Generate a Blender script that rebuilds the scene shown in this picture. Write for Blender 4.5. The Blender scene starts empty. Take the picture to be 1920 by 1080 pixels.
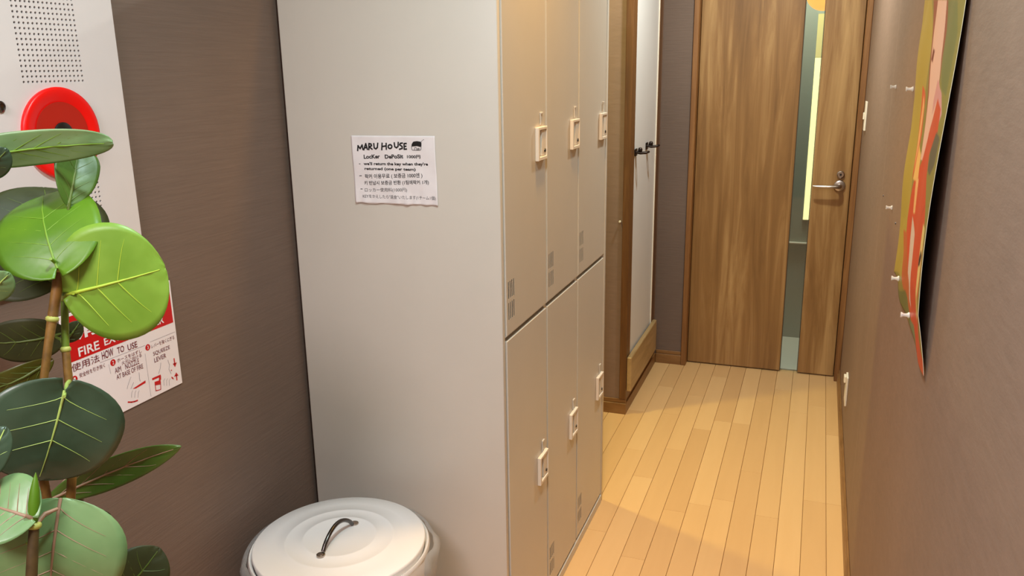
import bpy, bmesh, math, random
import numpy as np
from mathutils import Vector, Matrix
random.seed(7)
PI = math.pi
SC = bpy.context.scene
COL = SC.collection

# ------------------------------------------------------------------ camera
F = 1550.0
CR = np.array([[0.9392005, 0.07453611, -0.33518173],
               [0.34305145, -0.24567261, 0.90662047],
               [-0.01476901, -0.96648297, -0.25630556]])   # camera axes (right, down, forward) in the room
CH = 1.5
cam_d = bpy.data.cameras.new('camera')
cam_d.sensor_width = 36.0
cam_d.lens = F / 1920 * 36
cam_d.clip_start = 0.02
cam = bpy.data.objects.new('camera', cam_d)
COL.objects.link(cam)
cam.matrix_world = Matrix(((CR[0, 0], -CR[0, 1], -CR[0, 2], 0),
                           (CR[1, 0], -CR[1, 1], -CR[1, 2], 0),
                           (CR[2, 0], -CR[2, 1], -CR[2, 2], CH),
                           (0, 0, 0, 1)))
SC.camera = cam

# ------------------------------------------------------------------ light and exposure
w = bpy.data.worlds.new('world'); SC.world = w; w.use_nodes = True
w.node_tree.nodes['Background'].inputs[0].default_value = (1, .95, .9, 1)
w.node_tree.nodes['Background'].inputs[1].default_value = 0.05
SC.view_settings.view_transform = 'Standard'
SC.view_settings.look = 'None'
SC.view_settings.gamma = 1
SC.view_settings.use_curve_mapping = False
SC.view_settings.exposure = 0.0


def area(name, loc, size, power, color, target=None, shape='DISK', sy=None, spread=180):
    l = bpy.data.lights.new(name, 'AREA'); l.shape = shape; l.size = size
    if sy: l.size_y = sy
    l.energy = power; l.color = color; l.spread = math.radians(spread)
    o = bpy.data.objects.new(name, l); COL.objects.link(o); o.location = loc
    if target:
        o.rotation_euler = (Vector(target) - Vector(loc)).to_track_quat('-Z', 'Y').to_euler()
    return o


area('corridor_downlight', (-.22, 3.15, 2.385), .10, 25, (.94, 1.0, .92))
area('locker_downlight', (-.48, 1.84, 2.385), .10, 5.8, (1.0, .54, .10), spread=95)
area('passage_downlight', (-1.36, 2.92, 2.385), .09, 19, (1.0, .86, .24))
area('entry_downlight', (-.22, .75, 2.385), .14, 23, (.72, .92, .93))  # added unseen fill lamp, brought in to balance the tones
area('lobby_ceiling_light', (-.55, -.75, 2.38), .7, 57, (.96, .87, .91), shape='RECTANGLE', sy=.7)

# ------------------------------------------------------------------ helpers


def ray(x, y): return CR @ np.array([x - 960, y - 540, F])


def on(ax, val, x, y):
    d = ray(x, y); c = np.array([0, 0, CH]); return Vector(d * ((val - c[ax]) / d[ax]) + c)


def PX(x, y, v): return on(0, v, x, y)


def PY(x, y, v): return on(1, v, x, y)


def PZ(x, y, v): return on(2, v, x, y)


def PD(x, y, d): return Vector(ray(x, y) * (d / F)) + Vector((0, 0, CH))


def lin(c):
    r = []
    for v in c:
        v /= 255.0
        r.append(v / 12.92 if v <= .04045 else ((v + .055) / 1.055) ** 2.4)
    return tuple(r)


def rgba(c): return (*lin(c), 1)


class NT:
    def __init__(s, name):
        s.m = bpy.data.materials.new(name); s.m.use_nodes = True
        s.t = s.m.node_tree; s.b = s.t.nodes['Principled BSDF']

    def n(s, typ, **kw):
        o = s.t.nodes.new(typ)
        for k, v in kw.items(): setattr(o, k, v)
        return o

    def l(s, a, b): s.t.links.new(a, b)

    def coords(s, scale, kind='Object'):
        tc = s.n('ShaderNodeTexCoord'); mp = s.n('ShaderNodeMapping')
        mp.inputs['Scale'].default_value = scale
        s.l(tc.outputs[kind], mp.inputs['Vector']); return mp.outputs['Vector']

    def geo(s, scale):
        tc = s.n('ShaderNodeNewGeometry'); mp = s.n('ShaderNodeMapping')
        mp.inputs['Scale'].default_value = scale
        s.l(tc.outputs['Position'], mp.inputs['Vector']); return mp.outputs['Vector']

    def noise(s, vec, scale=1, detail=4, rough=.55, dist=0):
        o = s.n('ShaderNodeTexNoise'); o.inputs['Scale'].default_value = scale
        o.inputs['Detail'].default_value = detail; o.inputs['Roughness'].default_value = rough
        o.inputs['Distortion'].default_value = dist
        s.l(vec, o.inputs['Vector']); return o.outputs['Fac']

    def ramp(s, fac, stops):
        o = s.n('ShaderNodeValToRGB'); e = o.color_ramp.elements
        while len(e) < len(stops): e.new(.5)
        for k, (p, c) in zip(e, stops): k.position = p; k.color = c
        s.l(fac, o.inputs[0]); return o.outputs[0]

    def bump(s, h, strength=.2, dist=.002):
        o = s.n('ShaderNodeBump'); o.inputs['Strength'].default_value = strength
        o.inputs['Distance'].default_value = dist
        s.l(h, o.inputs['Height']); s.l(o.outputs[0], s.b.inputs['Normal'])


def mat(name, c, rough=.5, metal=0, spec=.5, coat=0, noise=0.0, nscale=30):
    k = NT(name); k.b.inputs['Roughness'].default_value = rough
    k.b.inputs['Metallic'].default_value = metal
    k.b.inputs['Specular IOR Level'].default_value = spec
    k.b.inputs['Coat Weight'].default_value = coat
    if noise:
        f = k.noise(k.geo((1, 1, 1)), nscale, 5)
        a = tuple(v * (1 - noise) for v in lin(c)) + (1,); b = tuple(min(1, v * (1 + noise)) for v in lin(c)) + (1,)
        k.l(k.ramp(f, [(.3, a), (.7, b)]), k.b.inputs['Base Color'])
    else:
        k.b.inputs['Base Color'].default_value = rgba(c)
    return k.m


def emit(name, c, s):
    k = NT(name); k.b.inputs['Base Color'].default_value = rgba(c)
    k.b.inputs['Emission Color'].default_value = rgba(c); k.b.inputs['Emission Strength'].default_value = s
    return k.m


def wallpaper(name, c, fibre, seams=()):
    k = NT(name)
    f = k.noise(k.geo(fibre), 1, 6, .6); g = k.noise(k.geo((1, 1, 1)), 3.0, 3)
    mx = k.n('ShaderNodeMath', operation='ADD'); k.l(f, mx.inputs[0]); k.l(g, mx.inputs[1])
    h = k.n('ShaderNodeMath', operation='MULTIPLY'); k.l(mx.outputs[0], h.inputs[0]); h.inputs[1].default_value = .5
    a = tuple(v * .92 for v in lin(c)) + (1,); b = tuple(v * 1.08 for v in lin(c)) + (1,)
    col = k.ramp(h.outputs[0], [(.35, a), (.65, b)])
    if seams:                                              # butt joints of the paper widths, worn pale
        sep = k.n('ShaderNodeSeparateXYZ'); k.l(k.geo((1, 1, 1)), sep.inputs[0])
        wn = k.noise(k.geo((0, 0, 7)), 1, 3)
        for sy in seams:
            cmp_ = k.n('ShaderNodeMath', operation='COMPARE'); k.l(sep.outputs['Y'], cmp_.inputs[0]); cmp_.inputs[1].default_value = sy; cmp_.inputs[2].default_value = .0035
            ml = k.n('ShaderNodeMath', operation='MULTIPLY'); k.l(cmp_.outputs[0], ml.inputs[0]); k.l(wn, ml.inputs[1])
            mixn = k.n('ShaderNodeMix', data_type='RGBA'); k.l(ml.outputs[0], mixn.inputs['Factor']); k.l(col, mixn.inputs['A']); mixn.inputs['B'].default_value = rgba((176, 152, 134))
            col = mixn.outputs['Result']
    k.l(col, k.b.inputs['Base Color'])
    k.b.inputs['Roughness'].default_value = .62; k.b.inputs['Specular IOR Level'].default_value = .35
    k.bump(f, .35, .002)
    return k.m


def woodmat(name, dark, midc, light, scale, rough=.45, bump=.1):
    k = NT(name); v = k.coords(scale)
    f = k.noise(v, 1, 7, .62, .9); g = k.noise(v, .28, 3, .5, .6)
    mx = k.n('ShaderNodeMath', operation='MULTIPLY_ADD'); k.l(g, mx.inputs[0]); mx.inputs[1].default_value = .6
    k.l(f, mx.inputs[2])
    h = k.n('ShaderNodeMath', operation='DIVIDE'); k.l(mx.outputs[0], h.inputs[0]); h.inputs[1].default_value = 1.6
    k.l(k.ramp(h.outputs[0], [(.33, rgba(dark)), (.5, rgba(midc)), (.66, rgba(light))]), k.b.inputs['Base Color'])
    k.b.inputs['Roughness'].default_value = rough; k.bump(f, bump, .0015)
    return k.m


M = {}
M['wall'] = wallpaper('brown_wallpaper_streaked', (114, 96, 85), (9, 9, 160))
M['wall_r'] = wallpaper('brown_wallpaper_fibrous', (138, 114, 100), (16, 16, 60), (2.575,))
M['ceiling'] = mat('ceiling_paper', (225, 218, 208), .8, noise=.04)
M['door'] = woodmat('door_wood', (110, 76, 38), (145, 106, 60), (184, 146, 94), (18, 18, 1.1), .38, .08)
M['frame'] = woodmat('frame_wood', (108, 68, 34), (134, 90, 48), (158, 112, 64), (40, 40, 2.2), .4, .08)
M['casing'] = woodmat('casing_wood', (80, 50, 24), (104, 68, 34), (128, 88, 48), (40, 40, 2.2), .4, .08)
M['ledge'] = woodmat('pale_ledge_wood', (150, 122, 80), (170, 141, 96), (186, 157, 112), (30, 3, 30), .45, .05)
M['base'] = woodmat('baseboard_wood', (112, 76, 40), (136, 96, 54), (152, 112, 68), (6, 6, 40), .42, .05)
k = NT('maple_floorboard')
v = k.geo((26, 2.2, 26)); f = k.noise(v, 1, 5, .55, .5)
oi = k.n('ShaderNodeObjectInfo')
mx = k.n('ShaderNodeMath', operation='MULTIPLY_ADD'); k.l(oi.outputs['Random'], mx.inputs[0]); mx.inputs[1].default_value = .6
sc = k.n('ShaderNodeMath', operation='MULTIPLY'); k.l(f, sc.inputs[0]); sc.inputs[1].default_value = .4
k.l(sc.outputs[0], mx.inputs[2])
k.l(k.ramp(mx.outputs[0], [(.15, rgba((206, 163, 110))), (.6, rgba((217, 175, 120))), (1.0, rgba((225, 185, 131)))]), k.b.inputs['Base Color'])
k.b.inputs['Roughness'].default_value = .36; k.bump(f, .03, .001)
M['floor'] = k.m
M['subfloor'] = mat('subfloor', (96, 64, 34), .8)
M['locker'] = mat('locker_paint', (201, 194, 183), .36, noise=.015, nscale=8, spec=.5)
M['plastic'] = mat('locker_handle_plastic', (226, 214, 198), .4)
M['cup'] = mat('handle_cup_plastic', (98, 84, 70), .5)  # shade of the recess put into the cup's colour
M['dark'] = mat('dark_gap', (38, 30, 24), .7)
M['black'] = mat('black_plastic', (18, 16, 16), .35)
M['paper'] = mat('note_paper', (226, 220, 220), .7, noise=.02, nscale=60)
M['ink'] = mat('marker_ink', (14, 12, 14), .6)
M['white'] = mat('white_enamel', (235, 232, 229), .28, spec=.5, coat=.2)
M['whiteplastic'] = mat('white_plastic', (232, 222, 205), .35)
M['panelwhite'] = mat('alarm_panel_paint', (214, 206, 204), .42, noise=.01)
M['red'] = mat('red_lamp_plastic', (236, 4, 2), .38)
M['red2'] = mat('red_dish_plastic', (178, 24, 6), .4)
M['signwhite'] = mat('sign_white', (236, 228, 232), .35)
M['signred'] = mat('sign_red', (196, 12, 16), .35)
M['signink'] = mat('sign_ink', (110, 22, 36), .45)
M['signgrey'] = mat('sign_line_grey', (150, 140, 150), .5)
M['steel'] = mat('brushed_steel', (190, 180, 170), .28, metal=1)
M['darksteel'] = mat('dark_handle_metal', (92, 88, 86), .25, metal=1)
M['bronze'] = mat('dark_bronze', (44, 32, 26), .35, metal=.6)
M['whiteboard'] = mat('white_board_face', (222, 222, 222), .4, noise=.012, nscale=5)
M['beyond'] = mat('room_beyond_wall', (150, 160, 150), .7)
M['beyondfloor'] = mat('room_beyond_floor', (214, 210, 196), .4)
k = NT('clear_green_glass'); k.b.inputs['Base Color'].default_value = (.90, .95, .92, 1)
k.b.inputs['Transmission Weight'].default_value = 1; k.b.inputs['Roughness'].default_value = .02; k.b.inputs['IOR'].default_value = 1.45
M['glass'] = k.m
k = NT('clear_pin_plastic'); k.b.inputs['Base Color'].default_value = (.95, .93, .9, 1)
k.b.inputs['Transmission Weight'].default_value = .45; k.b.inputs['Roughness'].default_value = .08
M['clear'] = k.m
k = NT('clear_bag_film'); k.b.inputs['Base Color'].default_value = rgba((205, 205, 205)); k.b.inputs['Roughness'].default_value = .2
k.b.inputs['Alpha'].default_value = .30
k.bump(k.noise(k.coords((1, 1, 1)), 60, 3), .6, .004)
M['bag'] = k.m


def tag(o, label=None, cat=None, group=None, kind=None):
    if label: o['label'] = label
    if cat: o['category'] = cat
    if group: o['group'] = group
    if kind: o['kind'] = kind
    return o


def empty(name, loc, label, cat, group=None):
    o = bpy.data.objects.new(name, None); COL.objects.link(o); o.location = loc
    o.empty_display_size = .05
    return tag(o, label, cat, group)


def link(name, me, m=None, parent=None, smooth=False):
    """vertices are given in room coordinates; the mesh is stored about its parent's origin"""
    if m is not None and not me.materials: me.materials.append(m)
    if smooth: me.polygons.foreach_set('use_smooth', [True] * len(me.polygons))
    o = bpy.data.objects.new(name, me); COL.objects.link(o)
    if parent is not None:
        off = WORLD(parent); me.transform(Matrix.Translation(-off)); o.parent = parent
    return o


def WORLD(o):
    v = Vector(o.location)
    while o.parent: o = o.parent; v += Vector(o.location)
    return v


def fin(bm, name, m=None, parent=None, smooth=False):
    bmesh.ops.recalc_face_normals(bm, faces=bm.faces)
    me = bpy.data.meshes.new(name); bm.to_mesh(me); bm.free()
    return link(name, me, m, parent, smooth)


def auto(o, ang=35):
    o.data.polygons.foreach_set('use_smooth', [True] * len(o.data.polygons))
    o.data.set_sharp_from_angle(angle=math.radians(ang)); return o


def box(bm, x0, x1, y0, y1, z0, z1, bev=0, seg=1):
    c = Vector(((x0 + x1) / 2, (y0 + y1) / 2, (z0 + z1) / 2))
    r = bmesh.ops.create_cube(bm, size=1, matrix=Matrix.Translation(c) @ Matrix.Diagonal((x1 - x0, y1 - y0, z1 - z0, 1)))
    if bev:
        es = list({e for vv in r['verts'] for e in vv.link_edges})
        bmesh.ops.bevel(bm, geom=es, offset=bev, segments=seg, affect='EDGES', profile=.5)


def boxo(name, dims, m, parent=None, bev=0, seg=1):
    bm = bmesh.new(); box(bm, *dims, bev=bev, seg=seg); return fin(bm, name, m, parent)


def tube(bm, pts, rad, n=8, cap=True):
    pts = [Vector(p) for p in pts]
    if not hasattr(rad, '__len__'): rad = [rad] * len(pts)
    rings = []; ref = None
    for i, p in enumerate(pts):
        t = (pts[min(i + 1, len(pts) - 1)] - pts[max(i - 1, 0)]).normalized()
        if ref is None:
            ref = Vector((0, 0, 1)) if abs(t.z) < .8 else Vector((1, 0, 0))
        a = (ref - t * ref.dot(t)).normalized(); b = t.cross(a); ref = a
        rings.append([bm.verts.new(p + (a * math.cos(2 * PI * j / n) + b * math.sin(2 * PI * j / n)) * rad[i]) for j in range(n)])
    for r0, r1 in zip(rings, rings[1:]):
        for j in range(n): bm.faces.new((r0[j], r0[(j + 1) % n], r1[(j + 1) % n], r1[j]))
    if cap: bm.faces.new(rings[0][::-1]); bm.faces.new(rings[-1])


def lathe(bm, prof, origin, axis='z', n=48, wob=None, cap=True):
    """prof: (radius, height) pairs turned about an axis through origin"""
    o = Vector(origin); rings = []
    for r, h in prof:
        ring = []
        for j in range(n):
            a = 2 * PI * j / n; rr = r * (1 + (wob(a, h) if wob else 0))
            u, v2 = rr * math.cos(a), rr * math.sin(a)
            p = {'z': (u, v2, h), 'x': (h, u, v2), 'y': (u, h, v2)}[axis]
            ring.append(bm.verts.new(o + Vector(p)))
        rings.append(ring)
    for r0, r1 in zip(rings, rings[1:]):
        for j in range(n): bm.faces.new((r0[j], r0[(j + 1) % n], r1[(j + 1) % n], r1[j]))
    if cap and prof[0][0] > 1e-5: bm.faces.new(rings[0])
    if cap and prof[-1][0] > 1e-5: bm.faces.new(rings[-1])
    bmesh.ops.remove_doubles(bm, verts=bm.verts, dist=1e-6)


def plate(bm, us, vs, holes, place, thick, nrm):
    """plate cut on a grid; holes is a set of (i, j) cells left open right through; place(u, v) -> room point"""
    nrm = Vector(nrm); V = {}
    def g(i, j, k):
        if (i, j, k) not in V: V[i, j, k] = bm.verts.new(place(us[i], vs[j]) - nrm * (thick * k))
        return V[i, j, k]
    solid = {(i, j) for i in range(len(us) - 1) for j in range(len(vs) - 1)} - set(holes)
    for i, j in solid:
        bm.faces.new((g(i, j, 0), g(i + 1, j, 0), g(i + 1, j + 1, 0), g(i, j + 1, 0)))
        bm.faces.new((g(i, j, 1), g(i, j + 1, 1), g(i + 1, j + 1, 1), g(i + 1, j, 1)))
        for di, dj, a, b in ((-1, 0, (i, j), (i, j + 1)), (1, 0, (i + 1, j + 1), (i + 1, j)), (0, -1, (i + 1, j), (i, j)), (0, 1, (i, j + 1), (i + 1, j + 1))):
            if (i + di, j + dj) not in solid:
                bm.faces.new((g(*a, 0), g(*b, 0), g(*b, 1), g(*a, 1)))


def text(body, m, parent, p0, p1, h, up, nrm, name='lettering', bold=0, warp=None, off=.0005):
    """flat print: the string is fitted between p0 and p1 on its baseline, h tall, on a surface with this normal"""
    cu = bpy.data.curves.new('t', 'FONT'); cu.body = body; cu.size = 1; cu.resolution_u = 3; cu.offset = bold
    to = bpy.data.objects.new('t', cu); COL.objects.link(to)
    dg = bpy.context.evaluated_depsgraph_get(); dg.update()
    me = bpy.data.meshes.new_from_object(to.evaluated_get(dg), depsgraph=dg)
    bpy.data.objects.remove(to); bpy.data.curves.remove(cu)
    n = len(me.vertices); co = np.empty(n * 3, 'f'); me.vertices.foreach_get('co', co); co = co.reshape(-1, 3)
    x0, x1, y0, y1 = co[:, 0].min(), co[:, 0].max(), co[:, 1].min(), co[:, 1].max()
    p0, p1, up, nrm = Vector(p0), Vector(p1), Vector(up), Vector(nrm); d = p1 - p0
    out = []
    for c in co:
        q = p0 + d * float((c[0] - x0) / (x1 - x0)) + up * (h * float((c[1] - y0) / (y1 - y0)))
        out.append(q + nrm * (off + (warp(q) if warp else 0)))
    me.vertices.foreach_set('co', np.array(out, 'f').ravel()); me.update(); me.name = name
    me.materials.clear()
    return link(name, me, m, parent)


def flat(name, polys, m, parent, nrm, t=.0004, warp=None):
    """thin printed shapes from lists of room points"""
    bm = bmesh.new(); nrm = Vector(nrm)
    for P in polys:
        P = [Vector(p) for p in P]
        vs = [bm.verts.new(p + nrm * (t + (warp(p) if warp else 0))) for p in P]
        bm.faces.new(vs)
    bmesh.ops.triangulate(bm, faces=bm.faces)
    return fin(bm, name, m, parent)


def stroke(pts, wd, nrm):
    """a polyline drawn as a flat ribbon -> list of quads"""
    pts = [Vector(p) for p in pts]; nrm = Vector(nrm); out = []
    for a, b in zip(pts, pts[1:]):
        s = (b - a).cross(nrm).normalized() * (wd / 2); e = (b - a).normalized() * (wd * .3)
        out.append([a - s - e, b - s + e, b + s + e, a + s - e])
    return out


# ------------------------------------------------------------------ room shell
XR, XL, XF, YL0, YL1 = .181, -1.18, -.643, 1.661, 2.618
YI = 3.393                  # near face of the inner wall block
XI = -.731                  # its corridor face
YE = 4.107                  # end wall with the door
ZC = 2.4


def struct(name, dims, m, bev=0):
    if len(dims) == 4: dims = (*dims, -.012, ZC)
    o = boxo(name, dims, m, bev=bev); return tag(o, kind='structure')


struct('wall_left', (XL - .1, XL, -1.8, 2.66), M['wall'])
struct('wall_passage', (-2.3, XL - .1, 2.56, 2.66), M['wall'])
struct('wall_far', (-2.4, -2.3, 2.56, YE + .09), M['wall'])
inner = struct('wall_inner', (-2.3, XI, YI, YE + .09), M['wall_r'])
struct('wall_end', (XI, -.588, YE, YE + .09), M['wall'])
struct('wall_above', (-.588, XR, YE, YE + .09, 2.06, ZC), M['wall'])
struct('wall_right', (XR, XR + .1, -1.8, 5.2), M['wall_r'])
struct('wall_rear', (XL - .1, XR + .1, -1.9, -1.8), M['wall_r'])
struct('ceiling', (-2.4, XR + .1, -1.9, 5.2, ZC, ZC + .08), M['ceiling'])

# floor: every maple board is a piece of its own
floor = struct('floor', (-2.4, XR + .1, -1.9, 5.2, -.06, -.012), M['subfloor'])
PW = .0765
joints = {2: [2.0, 3.64], 3: [1.62, 2.68, 3.9], 4: [1.9, 3.0, 3.72], 5: [2.2, 2.75, 3.44], 7: [1.5, 2.62, 3.33, 3.98], 8: [2.29, 3.1, 3.7], 9: [1.8, 2.83, 3.45], 10: [2.41, 3.05, 3.77]}
n_col = 0; x1 = XR - .0015
xb = .120
cols = [(.120, XR)] + [(.120 - PW * (i + 1), .120 - PW * i) for i in range(32)]


def board(x0, x1, y0, y1):
    bm = bmesh.new(); g = .0005; b = .0011
    if y1 - y0 < .03: return
    A = [(x0 + g, y0 + g / 2), (x1 - g, y0 + g / 2), (x1 - g, y1 - g / 2), (x0 + g, y1 - g / 2)]
    B = [(x0 + g + b, y0 + g / 2 + b * .4), (x1 - g - b, y0 + g / 2 + b * .4), (x1 - g - b, y1 - g / 2 - b * .4), (x0 + g + b, y1 - g / 2 - b * .4)]
    r0 = [bm.verts.new((x, y, -.012)) for x, y in A]; r1 = [bm.verts.new((x, y, -.0012)) for x, y in A]; r2 = [bm.verts.new((x, y, 0)) for x, y in B]
    for p, q in ((r0, r1), (r1, r2)):
        for j in range(4): bm.faces.new((p[j], p[(j + 1) % 4], q[(j + 1) % 4], q[j]))
    bm.faces.new(r2)
    fin(bm, 'floorboard', M['floor'], floor)


for ci, (a, b) in enumerate(cols):
    if a > XL: y_lo, y_hi = -1.8, (YI if b < XI + .02 else 4.19)
    else: y_lo, y_hi = 2.66, YI
    if a < -2.3: break
    js = [j for j in joints.get(ci, []) if y_lo + .1 < j < y_hi - .05]
    y = js[0] if js else y_hi
    while True:
        y -= random.choice((.45, .6, .75, .9))
        if y < y_lo + .15: break
        js.append(y)
    if ci not in joints:
        y = y_lo
    js = sorted([y_lo] + js + [y_hi])
    for y0, y1 in zip(js, js[1:]):
        if b < XI + .02 and a >= XI - .06 and y1 > YI: pass
        board(a, b, y0, y1)

# baseboards: plank with a moulded lip


def baseboard(name, x0, x1, y0, y1, side, h=.062, parent=None):
    bm = bmesh.new()
    t = .0115
    if side == 'y':       # runs along x, faces -y
        box(bm, x0, x1, y0 - t, y0, 0, h * .72, .001); box(bm, x0, x1, y0 - t * .5, y0, h * .72, h, .0025, 2)
    elif side == 'x':     # runs along y, faces +x
        box(bm, x0, x0 + t, y0, y1, 0, h * .72, .001); box(bm, x0, x0 + t * .5, y0, y1, h * .72, h, .0025, 2)
    else:                 # faces -x
        box(bm, x0 - t, x0, y0, y1, 0, h * .72, .001); box(bm, x0 - t * .5, x0, y0, y1, h * .72, h, .0025, 2)
    o = fin(bm, name, M['base']); return tag(o, kind='structure')


baseboard('baseboard_inner', -2.28, XI + .0115, YI, 0, 'y', .07)
baseboard('baseboard_side', XI, 0, YI + .0005, YE - .01, 'x', .07)
baseboard('baseboard_end', XI + .012, -.5885, YE, 0, 'y', .07)
baseboard('baseboard_right', XR, 0, -1.8, YE - .002, '-x', .06)
baseboard('baseboard_left', XL, 0, -1.8, 2.64, 'x', .06)

# ------------------------------------------------------------------ door with its frame
YD = 4.15
bm = bmesh.new(); box(bm, -.588, -.563, 4.092, 4.197, 0, 2.06, .002); box(bm, -.563, -.555, 4.166 + .022, 4.197, 0, 2.05)
fl = tag(fin(bm, 'trim_1', M['frame']), kind='structure')
bm = bmesh.new(); box(bm, .156, XR - .0005, 4.092, 4.197, 0.0, 2.06, .002); box(bm, .148, .156, 4.188, 4.197, 0, 2.05)
tag(fin(bm, 'trim_2', M['frame']), kind='structure')
struct('trim_3', (-.563, .156, 4.092, 4.197, 2.035, 2.06), M['frame'], .002)
door = bpy.data.objects.new('door_1', None); COL.objects.link(door); door.location = (-.2, YD, 0); tag(door, kind='structure')
GX0, GX1 = -.101, -.0145
boxo('door_panel', (-.561, GX0, YD, YD + .034, .007, 2.033), M['door'], door, .0015)
boxo('door_stile', (GX1, .153, YD, YD + .034, .007, 2.033), M['door'], door, .0015)
boxo('glass_strip', (GX0 + .0005, GX1 - .0005, YD + .012, YD + .018, .008, 2.03), M['glass'], door)
bm = bmesh.new()
box(bm, GX0 + .0003, GX0 + .0035, YD + .002, YD + .0118, .008, 2.03); box(bm, GX1 - .0035, GX1 - .0003, YD + .002, YD + .0118, .008, 2.03)
fin(bm, 'glazing_bead', mat('glazing_bead', (70, 62, 50), .5), door)
kz = .949; kx = .107
bm = bmesh.new()
lathe(bm, [(.0, -.012), (.017, -.012), (.0245, -.010), (.026, -.006), (.026, 0)], (kx, YD, kz), 'y', 32)
auto(fin(bm, 'handle_rose', M['steel'], door))
bm = bmesh.new()
tube(bm, [(kx, YD - .005, kz), (kx, YD - .040, kz), (kx - .004, YD - .049, kz), (kx - .014, YD - .053, kz), (kx - .05, YD - .053, kz - .001), (kx - .10, YD - .052, kz - .001), (kx - .118, YD - .05, kz)],
     [.011, .010, .0095, .009, .008, .0065, .0045], 12)
auto(fin(bm, 'door_lever', M['steel'], door), 60)
bm = bmesh.new(); lathe(bm, [(.0, -.010), (.006, -.010), (.0062, -.013), (.013, -.013), (.0165, -.010), (.0175, 0)], (kx + .001, YD, kz + .052), 'y', 28)
lk = auto(fin(bm, 'lock_rose', M['steel'], door))
bm = bmesh.new(); lathe(bm, [(0, -.0142), (.0048, -.0142), (.0048, -.009)], (kx + .001, YD, kz + .052), 'y', 12)
fin(bm, 'keyhole', M['black'], lk)

# invented room behind the door's glass strip, with glowing strip and globe lamp
YB = 4.74
wb = struct('wall_beyond', (-.9, XR, YB, YB + .06, 0, ZC), M['beyond'])
struct('wall_side', (-1.0, -.9, 4.2, YB + .06, 0, ZC), M['beyond'])
fb = struct('trim_4', (-.9, XR - .0005, 4.2, YB, -.012, .0015), M['beyondfloor'])  # pale floor slab of the invented room beyond
a, b = PY(1512.5, 411, YB), PY(1541.5, 26, YB); c_ = PY(1531, 108, YB)
sx0 = PY(1505.5, 411, YB).x; sx1 = PY(1517.5, 411, YB).x
slit = tag(boxo('window_1', (sx0 - .006, sx1 + .006, YB - .012, YB - .0005, a.z - .006, b.z + .006), M['beyond']), kind='structure')  # invented glowing strip, no known window; its emission imitates a lit slit
boxo('pane', (sx0, sx1, YB - .014, YB - .012, a.z, c_.z - .001), emit('lit_pane_bright', (255, 240, 172), 1.1), slit)
boxo('pane', (sx0, sx1, YB - .014, YB - .012, c_.z + .001, b.z), emit('lit_pane_dim', (190, 180, 120), .75), slit)
q0, q1 = PY(1488, 453, YB), PY(1516, 457, YB)
tag(boxo('wall_rail', (q0.x - .05, q1.x + .02, YB - .02, YB - .0005, q1.z, q0.z), M['whiteplastic'], None, .001),
    'thin white rail on the grey wall seen through the door glass', 'rail')
area('beyond_room_light', (-.25, 4.45, 2.36), .15, 15, (.9, 1.0, .85))  # added unseen light that brightens the invented room
gl = PY(1546, -14, 4.5)
pl = empty('pendant_lamp', (gl.x, 4.5, gl.z), 'glowing orange globe lamp hanging behind the door glass at its top', 'lamp')
bm = bmesh.new(); bmesh.ops.create_uvsphere(bm, u_segments=24, v_segments=16, radius=.085, matrix=Matrix.Translation((gl.x, 4.5, gl.z)))
fin(bm, 'lamp_globe', emit('orange_globe', (255, 178, 92), 1.25), pl, True)
bm = bmesh.new(); tube(bm, [(gl.x, 4.5, gl.z + .083), (gl.x, 4.5, ZC)], .003, 6); fin(bm, 'cord', M['black'], pl)

# ------------------------------------------------------------------ casing with white panel, ledge and hooks on the inner wall
YP0, YP1 = 3.455, 3.945
tag(boxo('trim_5', (XI - .02, XI + .010, YI - .010, YP0, .0705, ZC - .002), M['casing'], None, .002), kind='structure')
tag(boxo('trim_6', (XI + .0003, XI + .013, YP1, YP1 + .065, .0705, ZC - .002), M['casing'], None, .002), kind='structure')
wp = empty('white_panel', (XI, 3.7, .27), 'tall white panel framed by brown wood beside the door', 'panel')
boxo('panel_face', (XI + .0004, XI + .006, YP0 + .0005, YP1 - .004, .255, ZC - .004), M['whiteboard'], wp, .0008)
boxo('edge_strip', (XI + .0004, XI + .011, YP1 - .0037, YP1 - .0004, .255, ZC - .004), M['whiteplastic'], wp)
bm = bmesh.new()
xl0, xl1 = XI + .0105, -.699
box(bm, xl0, xl1, YI - .006, 3.99, .108, .268, .006, 3)
tag(fin(bm, 'wooden_ledge', M['ledge']), 'pale wooden board fixed low across the foot of the white panel', 'board')
for i, (yy, zz) in enumerate(((3.492, 1.152), (3.728, 1.158))):
    hk = empty('coat_hook', (XI + .006, yy, zz), ('dark bronze hook on the white panel, the nearer to the lockers', 'dark bronze hook on the white panel, the nearer to the door')[i], 'hook')
    bm = bmesh.new(); box(bm, XI + .0061, XI + .011, yy - .022, yy + .022, zz - .017, zz + .014, .003, 2)
    auto(fin(bm, 'base_plate', M['bronze'], hk))
    bm = bmesh.new(); xo = XI + .0105
    tube(bm, [(xo, yy - .013, zz), (xo + .02, yy - .013, zz - .004), (xo + .042, yy - .010, zz - .002), (xo + .052, yy, zz + .002), (xo + .042, yy + .010, zz - .002), (xo + .02, yy + .013, zz - .004), (xo, yy + .013, zz)], .0052, 8)
    auto(fin(bm, 'prong', M['bronze'], hk), 60)
    bm = bmesh.new(); lathe(bm, [(0, .010), (.007, .008), (.010, 0), (.007, -.014), (0, -.018)], (xo + .016, yy, zz + .010), 'z', 12)
    auto(fin(bm, 'knob', M['bronze'], hk), 60)
s = PY(1166, 415, YI)
bm = bmesh.new(); lathe(bm, [(0, -.016), (.0045, -.015), (.005, -.011), (.0028, -.009), (.0028, 0)], (s.x - .006, YI, s.z), 'y', 12)
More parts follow.
